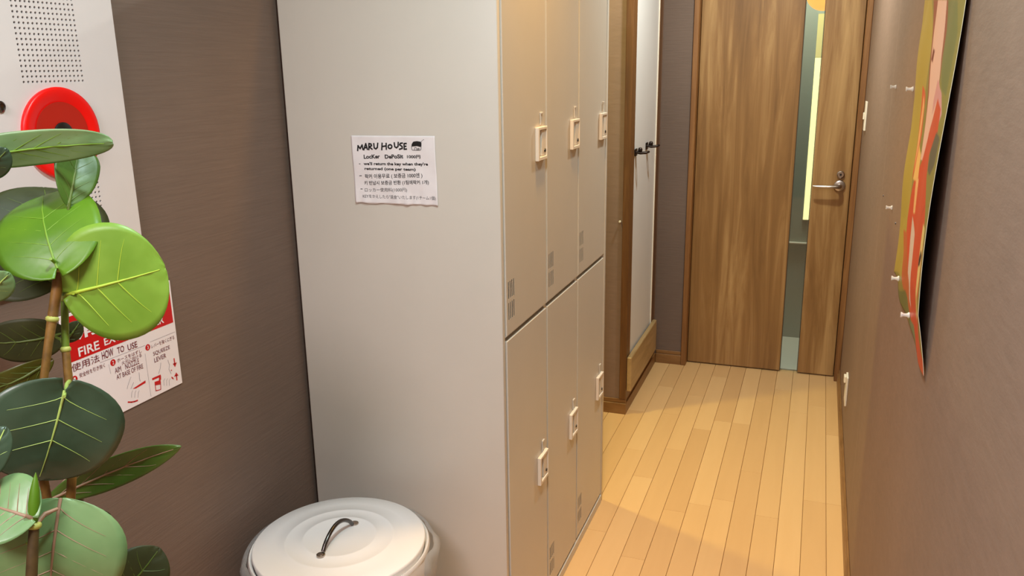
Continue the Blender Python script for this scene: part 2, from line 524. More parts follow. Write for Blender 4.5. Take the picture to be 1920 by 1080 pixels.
tag(auto(fin(bm, 'wall_peg', M['whiteplastic'])), 'small white peg in the brown wall left of the wooden casing', 'peg')

# ------------------------------------------------------------------ lockers
LT = 1.79
lk = empty('locker_unit', ((XL + XF) / 2, (YL0 + YL1) / 2, 0), 'grey-beige metal locker unit with two tiers of three doors', 'lockers')
XB = XF - .019
bm = bmesh.new()
box(bm, -1.1675, XB - .0005, YL0 + .0165, YL1 - .0165, .0, LT)
box(bm, -1.168, XF + .0048, YL0, YL0 + .0170, 0, LT, .003, 3); box(bm, -1.168, XF + .0080, YL1 - .017, YL1, 0, LT, .0012, 2)
auto(fin(bm, 'body', M['locker'], lk))
bm = bmesh.new()                                       # plinth and top rail
box(bm, XB, XF + .009, YL0 + .0171, YL1 - .0171, 0, .0275, .0008)
auto(fin(bm, 'plinth', M['locker'], lk))
boxo('top_rail', (XB, XF - .001, YL0 + .0171, YL1 - .0171, LT - .02, LT), M['locker'], lk, .001)
DY = [1.6795, 1.984, 2.282, 2.600]
DY[3] = YL1 - .0175
for yd_ in DY[1:3]: boxo('divider', (XB, XF - .0003, yd_ - .010, yd_ + .010, .0280, LT - .0205), M['locker'], lk)
for tier, (z0, z1) in enumerate(((.030, .895), (.9015, 1.766))):
    for ci in range(3):
        y0, y1 = DY[ci] + .0022, DY[ci + 1] - .0022
        hy0, hy1 = y1 - .089, y1 - .020
        hz1 = 1.364 if tier else .504
        hz0 = hz1 - .080
        us = [y0, y1]; vs = [z0, z1]
        vy = y0 + .012; vz0 = .944 if tier else .084
        slits = []
        for kx_ in range(4): slits.append((vy + kx_ * .0115, vy + kx_ * .0115 + .0048))
        bands = [(vz0, vz0 + .040), (vz0 + .050, vz0 + .090)]
        us = sorted(set(us + [q for s_ in slits for q in s_] + [hy0 + .004, hy1 - .004]))
        vs = sorted(set(vs + [q for s_ in bands for q in s_] + [hz0 + .004, hz1 - .004]))
        holes = []
        for i in range(len(us) - 1):
            for j in range(len(vs) - 1):
                um, vm = (us[i] + us[i + 1]) / 2, (vs[j] + vs[j + 1]) / 2
                if any(a_ < um < b_ for a_, b_ in slits) and any(a_ < vm < b_ for a_, b_ in bands): holes.append((i, j))
                if hy0 + .004 < um < hy1 - .004 and hz0 + .004 < vm < hz1 - .004: holes.append((i, j))
        bm = bmesh.new(); XD = XF + .0075; cw = .009
        um_ = us[:-1] + [y1 - cw]; vm_ = [z0 + cw] + vs[1:]
        plate(bm, um_, vm_, holes, lambda u, v_: Vector((XD, u, v_)), .0004, (1, 0, 0))
        box(bm, XD - .018, XD - .00041, y0, y0 + .0012, z0 + cw, z1); box(bm, XD - .018, XD - .00041, y0 + .00125, y1 - cw, z1 - .0012, z1)

        def prism(A, B):
            a_ = [bm.verts.new(p) for p in A]; b_ = [bm.verts.new(p) for p in B]
            for q in range(4): bm.faces.new((a_[q], a_[(q + 1) % 4], b_[(q + 1) % 4], b_[q]))
            bm.faces.new(a_); bm.faces.new(b_)
        XE, XK = XF + .0005, XD - .018
        e_ = .0001
        prism([(XD, y1 - cw + e_, z0 + cw), (XE, y1, z0), (XK, y1, z0), (XK, y1 - cw + e_, z0 + cw)], [(XD, y1 - cw + e_, z1), (XE, y1, z1), (XK, y1, z1), (XK, y1 - cw + e_, z1)])
        prism([(XD, y0, z0 + cw - e_), (XE, y0, z0), (XK, y0, z0), (XK, y0, z0 + cw - e_)], [(XD, y1 - cw, z0 + cw - e_), (XE, y1, z0), (XK, y1, z0), (XK, y1 - cw, z0 + cw - e_)])
        dr = auto(fin(bm, 'locker_door', M['locker'], lk), 50)
        # handle: a frame standing proud round a cup, with a flap on its right and a key lock
        X0, X1 = XD + .0001, XD + .0095
        bm = bmesh.new()
        for (ya, yb_, za, zb) in ((hy0, hy0 + .0105, hz0, hz1), (hy1 - .0045, hy1, hz0, hz1), (hy0 + .0105, hy1 - .0045, hz1 - .0075, hz1), (hy0 + .0105, hy1 - .0045, hz0, hz0 + .009)):
            box(bm, X0, X1, ya, yb_, za, zb, .0014, 2)
        fin(bm, 'handle_frame', M['plastic'], dr)
        bm = bmesh.new(); box(bm, XD - .0178, XD - .015, hy0 + .0042, hy1 - .0042, hz0 + .0042, hz1 - .0042); fin(bm, 'handle_cup', M['cup'], dr)
        fy = hy0 + .034
        bm = bmesh.new(); box(bm, XD - .010, XD + .0065, fy, hy1 - .0048, hz0 + .0095, hz1 - .0080, .002, 2); fin(bm, 'handle_flap', M['plastic'], dr)
        bm = bmesh.new(); lathe(bm, [(0, .0016), (.0016, .0016), (.0020, .0020), (.0044, .0018), (.005, 0)], (XD + .0066, hy1 - .014, hz0 + .022), 'x', 16)
        lo = auto(fin(bm, 'lock_cylinder', M['black'], dr))
        # number tag above the handle
        bm = bmesh.new()
        box(bm, XD + .0001, XD + .0015, hy0 + .036, hy0 + .052, hz1 + .006, hz1 + .034, .0004); box(bm, XD + .0001, XD + .0042, hy0 + .036, hy0 + .052, hz1 + .029, hz1 + .034, .0008)
        box(bm, XD + .0001, XD + .0034, hy0 + .036, hy0 + .0385, hz1 + .004, hz1 + .0288, .0006)
        fin(bm, 'tag_holder', M['locker'], dr)

# note taped on the locker's side
nx = (0, -1, 0); YN = YL0 - .0012


def wr(p):
    u = (p.x + .998) / .215; v_ = (p.z - 1.205) / .155
    a_ = max(0, .30 - v_) / .30
    return .0019 * (.5 + .5 * math.sin(u * 44 + 2 * math.sin(u * 9))) * a_ ** 1.5 + .0011 * (.5 + .5 * math.sin(u * 13 + v_ * 11)) + .0004 * (.5 + .5 * math.sin(u * 50 - v_ * 6)) * max(0, v_ - .8) * 5


note = empty('paper_note', (-.89, YN, 1.28), 'creased white handwritten paper note taped on the locker side', 'note')
c00, c10, c11, c01 = [PY(x, y, YN) for x, y in ((668, 380), (822, 386), (815, 255), (658, 254))]
bm = bmesh.new(); NU, NV = 64, 40; G = []
for j in range(NV + 1):
    row = []
    for i in range(NU + 1):
        u, v_ = i / NU, j / NV
        p = (c00 * (1 - u) + c10 * u) * (1 - v_) + (c01 * (1 - u) + c11 * u) * v_
        if j == 0: p.z += .0015 * math.sin(u * 23) * math.sin(u * 7)
        p.y -= wr(p); row.append(bm.verts.new(p))
    G.append(row)
for j in range(NV):
    for i in range(NU): bm.faces.new((G[j][i], G[j][i + 1], G[j + 1][i + 1], G[j + 1][i]))
sh = fin(bm, 'sheet', M['paper'], note, True)
md = sh.modifiers.new('thickness', 'SOLIDIFY'); md.thickness = .0003; md.offset = -1


def nt(body, x0, y0, x1, y1, h, bold=.01):      # positions read in the 6.75x view of the note
    f_ = lambda x, y: PY(640 + x / 6.75, 240 + y / 6.75, YN)
    p0, p1 = f_(x0, y0), f_(x1, y1)
    hh = (f_(x0, y0 - h) - p0).length
    text(body, M['ink'], note, p0, p1, hh, (-.02, 0, 1), nx, 'handwriting', bold, wr, .0006)


LET = [[[(210, 287), (213, 222), (240, 262), (265, 213), (276, 274)]], [[(285, 278), (312, 196), (332, 272)], [(296, 250), (324, 247)]],
       [[(350, 275), (352, 197), (380, 202), (386, 222), (356, 240), (394, 268)]], [[(415, 195), (420, 252), (440, 264), (460, 245), (466, 190)]],
       [[(516, 276), (521, 190)], [(519, 234), (570, 226)], [(574, 270), (571, 192)]], [[(620 + 23 * math.cos(q * PI / 6), 235 + 24 * math.sin(q * PI / 6)) for q in range(13)]],
       [[(672, 185), (679, 236), (700, 250), (720, 232), (722, 180)]], [[(776, 190), (748, 194), (740, 213), (770, 232), (773, 257), (737, 269)]],
       [[(826, 195), (796, 198), (797, 268), (828, 266)], [(798, 233), (821, 230)]]]
fq = lambda x, y: PY(640 + x / 6.75, 240 + y / 6.75, YN)
for LT_ in LET:
    pl_ = []
    for P in LT_: pl_ += stroke([fq(*p) for p in P], .0034, nx)
    flat('letter', pl_, M['ink'], note, nx, .0007, wr)
nt('LocKer', 288, 390, 492, 385, 52, .036); nt('DePoSit', 555, 388, 788, 384, 52, .036); nt('1000円', 835, 386, 1003, 388, 46, .03)
nt('-', 228, 457, 246, 457, 8, .03)
nt("we'll return the key when they're", 288, 480, 1100, 488, 50, .034)
nt('returned (one per team)', 300, 540, 945, 552, 46, .034)
nt('-', 230, 609, 262, 607, 8, .03)
nt('락커 이용무료 ( 보증금 1000엔 )', 306, 650, 1030, 636, 66, .014)
nt('키 반납시 보증금 반환 (1팀에락커 1개)', 296, 730, 1112, 722, 62, .014)
nt('-', 246, 774, 272, 774, 8, .03)
nt('ロッカー使用料(1000円)', 302, 815, 835, 815, 58, .0)
nt('KEYをかえしたら"返金"いたします(1チーム1個)', 280, 890, 1200, 920, 54, .0)
f_ = lambda x, y: PY(640 + x / 6.75, 240 + y / 6.75, YN)
roof = [(890, 235), (893, 205), (915, 172), (960, 165), (1005, 172), (1018, 190), (1018, 225), (1005, 240), (960, 228)]
ic = [[f_(*p) for p in roof]]
for P in ([(892, 230), (893, 270), (905, 280), (1000, 282), (1012, 268), (1014, 230)], [(928, 278), (930, 250), (945, 246), (955, 252), (956, 280)], [(968, 280), (968, 258), (988, 256), (990, 270), (968, 272)], [(1004, 180), (1022, 172)], [(1024, 160), (1030, 157)], [(1038, 150), (1046, 146)]):
    ic += stroke([f_(*p) for p in P], .0011, nx)
flat('house_drawing', ic, M['ink'], note, nx, .0007, wr)

# ------------------------------------------------------------------ fire alarm panel on the left wall
PXN = (1, 0, 0)
al = empty('alarm_panel', (XL, 1.03, 1.2), 'white wall alarm panel with perforated grilles and a red bell lamp', 'alarm panel')
YA0, YA1, ZA0, ZA1 = .80, 1.180, 1.17, 1.79
XA = XL + .012
P8 = .00805


def holed(bm, y0, z0, ny, nz, X, th=.003):
    """sheet of square cells with a round hole each"""
    V = {}
    def g(kx, x, y, z):
        kk = (kx, round(y, 5), round(z, 5))
        if kk not in V: V[kk] = bm.verts.new((x, y, z))
        return V[kk]
    for i in range(ny):
        for j in range(nz):
            cy, cz = y0 + i * P8, z0 + j * P8
            sq = [(cy + P8 / 2 * a_, cz + P8 / 2 * b_) for a_, b_ in ((1, 0), (1, 1), (0, 1), (-1, 1), (-1, 0), (-1, -1), (0, -1), (1, -1))]
            ci_ = [(cy + .0021 * math.cos(q * PI / 4), cz + .0021 * math.sin(q * PI / 4)) for q in range(8)]
            S = [g(0, X, *p) for p in sq]; C1 = [bm.verts.new((X, *p)) for p in ci_]; C2 = [bm.verts.new((X - th, *p)) for p in ci_]
            for q in range(8):
                r = (q + 1) % 8
                bm.faces.new((S[q], S[r], C1[r], C1[q])); bm.faces.new((C1[q], C1[r], C2[r], C2[q]))


GY0 = PX(45, 154, XA).y; GZ0 = PX(45, 154, XA).z          # lower left hole of the upper grille
GNY, GNZ = 15, 30
HY0 = PX(188, 370, XA).y - 11 * P8 * .92; HZ0 = PX(188, 370, XA).z - 2 * P8 * .9
HNY, HNZ = 12, 6
g1 = (GY0 - P8 / 2, GY0 + (GNY - .5) * P8, GZ0 - P8 / 2, GZ0 + (GNZ - .5) * P8)
HY0 = PX(186, 360, XA).y - (HNY - 1) * P8
g2 = (HY0 - P8 / 2, HY0 + (HNY - .5) * P8, HZ0 - P8 / 2, HZ0 + (HNZ - .5) * P8)
us = sorted({YA0, YA1, g1[0], g1[1], g2[0], g2[1]}); vs = sorted({ZA0, ZA1, *g1[2:], *g2[2:]})
holes = []
for i in range(len(us) - 1):
    for j in range(len(vs) - 1):
        um, vm = (us[i] + us[i + 1]) / 2, (vs[j] + vs[j + 1]) / 2
        for g in (g1, g2):
            if g[0] < um < g[1] and g[2] < vm < g[3]: holes.append((i, j))
bm = bmesh.new(); plate(bm, us, vs, holes, lambda u, v_: Vector((XA, u, v_)), .0115, PXN); fin(bm, 'cover', M['panelwhite'], al)
bm = bmesh.new(); holed(bm, GY0, GZ0, GNY, GNZ, XA); tag(fin(bm, 'speaker_grille', M['panelwhite'], al))
bm = bmesh.new(); holed(bm, HY0, HZ0, HNY, HNZ, XA); fin(bm, 'speaker_grille', M['panelwhite'], al)
for g in (g1, g2): boxo('grille_backing', (XL + .0006, XL + .004, g[0] + .0005, g[1] - .0005, g[2] + .0005, g[3] - .0005), M['black'], al)
bc = PX(114, 250, XA)
bm = bmesh.new()
lathe(bm, [(.0735, 0), (.0742, .004), (.0732, .0072), (.070, .0082), (.064, .0078), (.057, .0062), (.050, .0040)], (XA, bc.y, bc.z), 'x', 56, None, False)
bl = auto(fin(bm, 'bell_ring', M['red'], al), 60)
bm = bmesh.new(); lathe(bm, [(.0505, .001), (.0505, .0058), (.044, .0054), (.018, .0058), (0, .0058)], (XA, bc.y, bc.z), 'x', 48)
auto(fin(bm, 'bell_dish', M['red2'], al), 40)
bm = bmesh.new(); lathe(bm, [(.018, .0059), (.0178, .008), (.015, .0094), (.0075, .0094), (.007, .0080), (0, .0080)], (XA, bc.y, bc.z), 'x', 32)
hub = auto(fin(bm, 'hub', M['black'], al), 40)
bm = bmesh.new(); lathe(bm, [(.0062, .0081), (.0062, .0105), (.0045, .0105), (.0045, .0081)], (XA, bc.y, bc.z), 'x', 20); auto(fin(bm, 'hub_screw', M['darksteel'], hub), 40)
kc = PX(-1, 200, XA)
bm = bmesh.new(); lathe(bm, [(.0, .004), (.004, .004), (.006, .005), (.0085, .003), (.009, 0)], (XA, kc.y, kc.z), 'x', 24); auto(fin(bm, 'key_switch', M['darksteel'], al))

# ------------------------------------------------------------------ fire extinguisher sign
XS = XL + .0025
sg = empty('fire_extinguisher_sign', (XL, 1.1, .89), 'red and white fire extinguisher instruction sign behind the plant', 'sign')
Y1s = 1.246; Y0s = .986; Z0s, Z1s = .893, 1.108
boxo('sign_plate', (XL + .0004, XS, Y0s, Y1s, Z0s, Z1s), M['signwhite'], sg, .0005)
sX = lambda x, y: PX(x, y, XS)                              # photograph point on the sign's face
s2 = lambda x, y: PX(120 + x / 4.909, 560 + y / 4.909, XS)    # the same, read in its 4.9x view
zr0 = s2(1008, 215).z
flat('red_band', [[(XS, Y0s + .004, zr0), (XS, Y1s - .005, zr0), (XS, Y1s - .005, Z1s - .005), (XS, Y0s + .004, Z1s - .005)]], M['signred'], sg, PXN, .0003)


def st(body, x0, y0, x1, y1, h, m='signink', bold=0, off=.0006):
    p0, p1 = s2(x0, y0), s2(x1, y1); p1.z = p0.z = (p0.z + p1.z) / 2
    hh = (s2(x0, y0 - h) - s2(x0, y0)).length
    text(body, M[m], sg, p0, p1, hh, (0, 0, 1), PXN, 'lettering', bold, None, off)


st('消火器', 118, 400, 700, 160, 150, 'signwhite', .03, .0008)
st('FIRE', 135, 530, 328, 468, 85, 'signwhite', .02, .0008)
st('EXTINGUISHER', 372, 440, 920, 215, 70, 'signwhite', .02, .0008)
st('使用法', 72, 672, 330, 585, 75)
st('HOW', 352, 560, 458, 525, 75, bold=.006); st('TO', 492, 507, 555, 485, 60, bold=.006); st('USE', 588, 478, 675, 445, 58, bold=.006)
st('安全栓を引き抜く', 140, 712, 380, 645, 42)
st('ホースをはずし', 488, 583, 715, 500, 36); st('火元に向ける', 530, 605, 715, 540, 36)
st('AIM', 470, 688, 527, 668, 52); st('NOZZLE', 565, 648, 692, 600, 52)
st('AT BASE OF FIRE', 485, 745, 728, 640, 46)
st('レバーを強くにぎる', 805, 455, 1015, 375, 38); st('SQUEEZE', 822, 528, 975, 470, 42); st('LEVER', 832, 588, 940, 540, 42)


def disc(c, r, n=20): return [c + Vector((0, r * math.cos(2 * PI * j / n), r * math.sin(2 * PI * j / n))) for j in range(n)]


for num, x, y in (('1', 97, 742), ('2', 450, 588), ('3', 770, 448)):
    c = s2(x, y); flat('number_disc', [disc(c, .0062)], M['signred'], sg, PXN, .0003)
    text(num, M['signwhite'], sg, c + Vector((0, -.0018, -.0034)), c + Vector((0, .0018, -.0034)), .0068, (0, 0, 1), PXN, 'lettering', .01, None, .0007)
ln = []
for P in ([(745, 505), (800, 900)], [(410, 605), (430, 690)], [(790, 400), (1020, 305)], [(330, 590), (745, 430)]):
    ln += stroke([s2(*p) for p in P], .0006, PXN)
for P in ([(890, 590), (885, 640), (870, 690)], [(955, 565), (970, 610), (965, 650), (985, 690)], [(690, 680), (695, 740), (700, 760)], [(615, 720), (590, 790), (580, 830)], [(640, 770), (615, 830)]):
    ln += stroke([s2(*p) for p in P], .0009, PXN)
for x in (920, 945, 970): ln += stroke([s2(x, 800), s2(x - 3, 755), s2(x + 8, 735)], .0008, PXN)
for x in (620, 650, 680): ln += stroke([s2(x, 910), s2(x + 3, 865), s2(x + 12, 845)], .0008, PXN)
flat('line_drawing', ln, M['signgrey'], sg, PXN, .0003)
Q = lambda *ps: [s2(*p) for p in ps]
pic = [
    stroke(Q((1012, 552), (1018, 600)), .0028, PXN) + [Q((1000, 598), (1037, 586), (1021, 630))],
    stroke(Q((1038, 748), (1034, 706)), .0028, PXN) + [Q((1012, 718), (1032, 678), (1052, 706))],
    [Q((630, 830), (660, 826), (750, 774), (748, 752))],
    stroke(Q((588, 952), (620, 952), (650, 946), (676, 936)), .0026, PXN),
    [Q((985, 718), (992, 737), (1012, 742), (1000, 722))],
    stroke(Q((838, 795), (888, 785), (890, 835), (845, 848), (838, 795)), .0016, PXN),
    [Q((834, 792), (832, 766), (886, 748), (892, 778))],
    [Q((812, 752), (810, 732), (888, 698), (892, 716)), Q((872, 752), (874, 722), (892, 714), (892, 746))],
    [Q((982, 655), (984, 664), (993, 662), (992, 652))]]
for P in pic: flat('pictogram', P, M['signred'], sg, PXN, .0004)

# ------------------------------------------------------------------ trash can with lid and bag
TC = Vector((-.935, 1.40, 0)); ZL = .478
tc = empty('trash_can', TC, 'round cream-white trash can standing between wall and lockers', 'trash can')
bm = bmesh.new()
lathe(bm, [(.0, .004), (.145, .004), (.150, 0), (.154, .0), (.188, ZL - .016), (.196, ZL - .012), (.199, ZL - .004), (.196, ZL + .003), (.1915, ZL + .001), (.186, ZL - .012), (.152, .014), (0, .012)], TC, 'z', 72)
auto(fin(bm, 'can_body', M['white'], tc), 50)
bm = bmesh.new()
zt = ZL + .014
pr = [(.186, ZL - .010), (.1880, ZL + .004), (.1895, zt - .004), (.1885, zt), (.1865, zt + .0012), (.150, zt + .0042), (.1225, zt + .0058), (.1205, zt + .0068), (.1165, zt + .0070), (.1145, zt + .0064), (.084, zt + .0086), (.082, zt + .0096), (.078, zt + .0098), (.076, zt + .0092), (.03, zt + .0112), (0, zt + .0116)]
lathe(bm, pr, TC, 'z', 96)
lid = auto(fin(bm, 'lid', M['white'], tc), 60)
ZH = zt + .0098
h1 = PZ(666, 981, ZH); h2 = PZ(600, 1043, ZH); dd = (h2 - h1); L = dd.length; dn = dd.normalized()
bm = bmesh.new(); pts = []
for i in range(15):
    t = i / 14; pts.append(h1 + dn * (.012 + (L - .024) * t) + Vector((0, 0, .0045 + .034 * (math.sin(PI * t) ** .75))))
tube(bm, pts, .0046, 10)
hd = auto(fin(bm, 'lid_handle', M['darksteel'], lid), 60)
for pnt, sgn in ((h1, 1), (h2, -1)):
    bm = bmesh.new(); lathe(bm, [(.0, .0052), (.0045, .0050), (.0052, .0032), (.0092, .003), (.0096, -.0006)], pnt + dn * (.003 * sgn), 'z', 18)
    auto(fin(bm, 'lug', M['steel'], lid), 40)
bm = bmesh.new()
wob = lambda a_, h: .028 * math.sin(a_ * 3 + .6) + .016 * math.sin(a_ * 11 + h * 60) + .010 * math.sin(a_ * 23 + 1)
lathe(bm, [(.1996, ZL - .0015), (.207, ZL + .0005), (.213, ZL - .010), (.214, ZL - .028), (.207, ZL - .055), (.1985, ZL - .075)], TC, 'z', 120, lambda a_, h: max(-.0, wob(a_, h)) * (1 if h < ZL - .001 else .15), False)
bag = fin(bm, 'bin_bag', M['bag'], tc, True)

# ------------------------------------------------------------------ right wall: poster, pins, switch, outlet
YQ0, YQ1, ZQ0, ZQ1 = 1.325, 1.932, 1.045, 1.93
po = empty('poster', (XR, 1.63, ZQ0), 'tall abstract painted poster in olive, pink and orange on the right wall', 'poster')


def lift(y, z):
    t = (YQ1 - y) / (YQ1 - YQ0)
    e = .0028 + .019 * (t ** 2.2) * (.62 + .38 * math.cos((z - 1.24) * 7.5)) * min(1, (z - ZQ0 + .012) / .10)
    e += .004 * math.sin(z * 26) * max(0, 1 - t * 1.6) * .5 + .0015 * math.sin(y * 31 + z * 9)
    return max(.0012, e)


wx = lambda pts: [(PX(x, y, XR - .006).y, PX(x, y, XR - .006).z) for x, y in pts]
ART = [
    ((176, 156, 66), [(1700, 0), (1745, 0), (1745, 90), (1722, 240), (1703, 400), (1690, 520), (1660, 520)]),
    ((116, 120, 66), [(1776, 0), (1800, 0), (1800, 60), (1782, 180), (1774, 170), (1768, 120)]),
    ((150, 78, 56), [(1747, 0), (1776, 0), (1774, 60), (1767, 110), (1765, 165), (1772, 200), (1760, 250), (1730, 300), (1735, 240), (1741, 180), (1744, 110)]),
    ((232, 188, 172), [(1754, 0), (1774, 0), (1769, 60), (1764, 110), (1763, 160), (1773, 172), (1772, 200), (1757, 215), (1742, 250), (1733, 300), (1727, 300), (1737, 225), (1743, 175), (1747, 110), (1749, 60)]),
    ((214, 150, 150), [(1758, 150), (1766, 158), (1774, 175), (1775, 215), (1770, 230), (1760, 190), (1748, 215), (1750, 190)]),
    ((212, 92, 46), [(1727, 160), (1734, 180), (1729, 250), (1718, 310), (1708, 340), (1716, 270)]),
    ((238, 176, 116), [(1728, 178), (1731, 200), (1722, 270), (1712, 320), (1718, 255)]),
    ((206, 78, 42), [(1766, 184), (1773, 205), (1768, 250), (1752, 290), (1748, 330), (1746, 400), (1742, 470), (1735, 530), (1727, 600), (1735, 690), (1744, 712), (1734, 716), (1722, 690), (1712, 640), (1706, 590), (1694, 540), (1692, 480), (1698, 410), (1712, 350), (1730, 300), (1745, 240)]),
    ((190, 100, 50), [(1690, 430), (1700, 440), (1700, 520), (1708, 580), (1700, 585), (1690, 520)]),
    ((240, 190, 110), [(1724, 270), (1728, 290), (1722, 340), (1712, 336), (1717, 310)]),
    ((236, 182, 120), [(1720, 335), (1724, 335), (1716, 400), (1713, 400)]),
    ((216, 196, 186), [(1712, 405), (1715, 440), (1711, 480), (1707, 530), (1710, 580), (1704, 560), (1700, 510), (1706, 450)]),
    ((98, 92, 72), [(1766, 248), (1774, 260), (1764, 310), (1754, 330), (1750, 320), (1754, 285)]),
    ((226, 200, 130), [(1742, 420), (1746, 430), (1736, 510), (1726, 560), (1722, 560), (1730, 500)]),
    ((206, 176, 96), [(1722, 555), (1727, 560), (1722, 600), (1719, 590)]),
    ((110, 110, 56), [(1682, 545), (1695, 540), (1704, 590), (1700, 600), (1690, 590)]),
    ((120, 130, 90), [(1703, 600), (1712, 610), (1714, 650), (1706, 640)]),
    ((40, 26, 22), [(1737, 470), (1740, 480), (1733, 500), (1730, 500), (1732, 485)]),
    ((120, 44, 30), [(1751, 90), (1754, 95), (1750, 118), (1747, 112)]),
    ((150, 60, 40), [(1741, 395), (1748, 380), (1740, 400), (1736, 410)]),
]
NY, NZ = 124, 300
yy = np.linspace(YQ0, YQ1, NY + 1); zz = np.linspace(ZQ0, ZQ1, NZ + 1)
Yg, Zg = np.meshgrid(yy, zz)
colr = np.empty(Yg.shape + (3,)); colr[:] = lin((142, 132, 62))


def inside(Y, Z, P):
    r = np.zeros(Y.shape, bool); n = len(P)
    for i in range(n):
        (ya, za), (yb_, zb) = P[i], P[(i + 1) % n]
        if za == zb: continue
        c = ((za > Z) != (zb > Z)) & (Y < (yb_ - ya) * (Z - za) / (zb - za) + ya); r ^= c
    return r


dy, dz = yy[1] - yy[0], zz[1] - zz[0]
for c, P in ART:
    P = wx(P); cov = np.zeros(Yg.shape)
    for oy in (-.33, 0, .33):
        for oz in (-.33, 0, .33): cov += inside(Yg + oy * dy, Zg + oz * dz, P)
    cov = (cov / 9)[..., None]; colr = colr * (1 - cov) + np.array(lin(c)) * cov
vx = []; fcs = []
for j in range(NZ + 1):
    for i in range(NY + 1):
        y, z = yy[i], zz[j]
        zo = z
        if j < 30:                                          # wavy, dog-eared lower edge
            kf = 1 - j / 30
            zo += kf * (.006 * math.sin(y * 21) + .012 * max(0, (y - 1.75) / .18) - .010 * max(0, (1.5 - y) / .18))
        vx.append((XR - lift(y, zo), y, zo))
for j in range(NZ):
    for i in range(NY):
        a_ = j * (NY + 1) + i; fcs.append((a_, a_ + NY + 1, a_ + NY + 2, a_ + 1))
me = bpy.data.meshes.new('print'); me.from_pydata(vx, [], fcs)
ca = me.color_attributes.new('ink', 'FLOAT_COLOR', 'POINT')
ca.data.foreach_set('color', np.concatenate([colr, np.ones(Yg.shape + (1,))], axis=2).astype('f').ravel())
k = NT('poster_print'); at = k.n('ShaderNodeVertexColor', layer_name='ink'); k.l(at.outputs[0], k.b.inputs['Base Color']); k.b.inputs['Roughness'].default_value = .42
sh = link('sheet', me, k.m, po, True)
me.materials.append(mat('poster_back', (226, 214, 190), .6))
md = sh.modifiers.new('thickness', 'SOLIDIFY'); md.thickness = .0006; md.offset = 1; md.material_offset = 1; md.material_offset_rim = 1

pins = [((1673, 163), 'clear push pin in the bare right wall, the farther of the upper pair'), ((1703, 167), 'clear push pin in the right wall beside the poster, the nearer of the upper pair'),
        ((1665, 389), 'clear push pin low in the bare wall left of the poster'), ((1680, 522), 'clear push pin at the far lower corner of the poster'), ((1702, 591), 'clear push pin in the lower edge of the poster')]
for (x, y), lb in pins:
    p = PX(x, y, XR - .010)
    base = XR - (lift(p.y, p.z) + .0008 if YQ0 < p.y < YQ1 and ZQ0 - .01 < p.z < ZQ1 else 0.0)
    pin = empty('push_pin', (base, p.y, p.z), lb, 'push pin', 'clear push pins on the right wall')
    bm = bmesh.new(); lathe(bm, [(0, 0), (.0052, -.0004), (.0055, -.0022), (.0034, -.0045), (.0028, -.0085), (.0034, -.0110), (.0050, -.0132), (.0048, -.0150), (0, -.0154)], (base, p.y, p.z), 'x', 14)
    auto(fin(bm, 'pin_head', M['clear'], pin), 60)
    bm = bmesh.new(); tube(bm, [(base + .004, p.y, p.z), (base - .002, p.y, p.z)], .0006, 5); fin(bm, 'pin_point', M['steel'], pin)
for (x, y), lb in (((1657, 367), 'tiny dark nail hole in the right wall, the upper'), ((1680, 419), 'tiny dark nail hole in the right wall, close beside the poster')):
    p = PX(x, y, XR)
    bm = bmesh.new(); lathe(bm, [(0, -.0022), (.0018, -.002), (.0024, 0)], (XR, p.y, p.z), 'x', 8); tag(fin(bm, 'nail_head', M['bronze']), lb.replace('nail hole', 'nail head'), 'nail')

sw = empty('light_switch', (XR, 3.85, 1.285), 'white light switch plate on the right wall next to the door', 'switch')
boxo('switch_plate', (XR - .008, XR - .0004, 3.81, 3.88, 1.226, 1.346), M['whiteplastic'], sw, .002, 2)
boxo('rocker', (XR - .0135, XR - .0081, 3.832, 3.858, 1.272, 1.300), M['whiteplastic'], sw, .0015, 2)
ou = empty('wall_outlet', (XR, 3.34, .25), 'white outlet plate low on the right wall near the door', 'outlet')
boxo('outlet_plate', (XR - .008, XR - .0004, 3.305, 3.375, .188, .308), M['whiteplastic'], ou, .002, 2)
boxo('socket', (XR - .0100, XR - .0081, 3.325, 3.355, .205, .262), M['whiteplastic'], ou, .0008)
boxo('plug', (XR - .017, XR - .0081, 3.322, 3.358, .280, .306), M['whiteplastic'], ou, .002, 2)

# ------------------------------------------------------------------ large-leaved plant


def leafmat(name, c, c2, rough=.42, trans=.12):
    k = NT(name)
    f = k.noise(k.coords((1, 1, 1)), 14, 3)
    k.l(k.ramp(f, [(.3, rgba(c)), (.7, rgba(c2))]), k.b.inputs['Base Color'])
    k.b.inputs['Roughness'].default_value = rough; k.b.inputs['Specular IOR Level'].default_value = .5
    k.bump(k.noise(k.coords((1, 1, 1)), 40, 2), .12, .004)
    return k.m


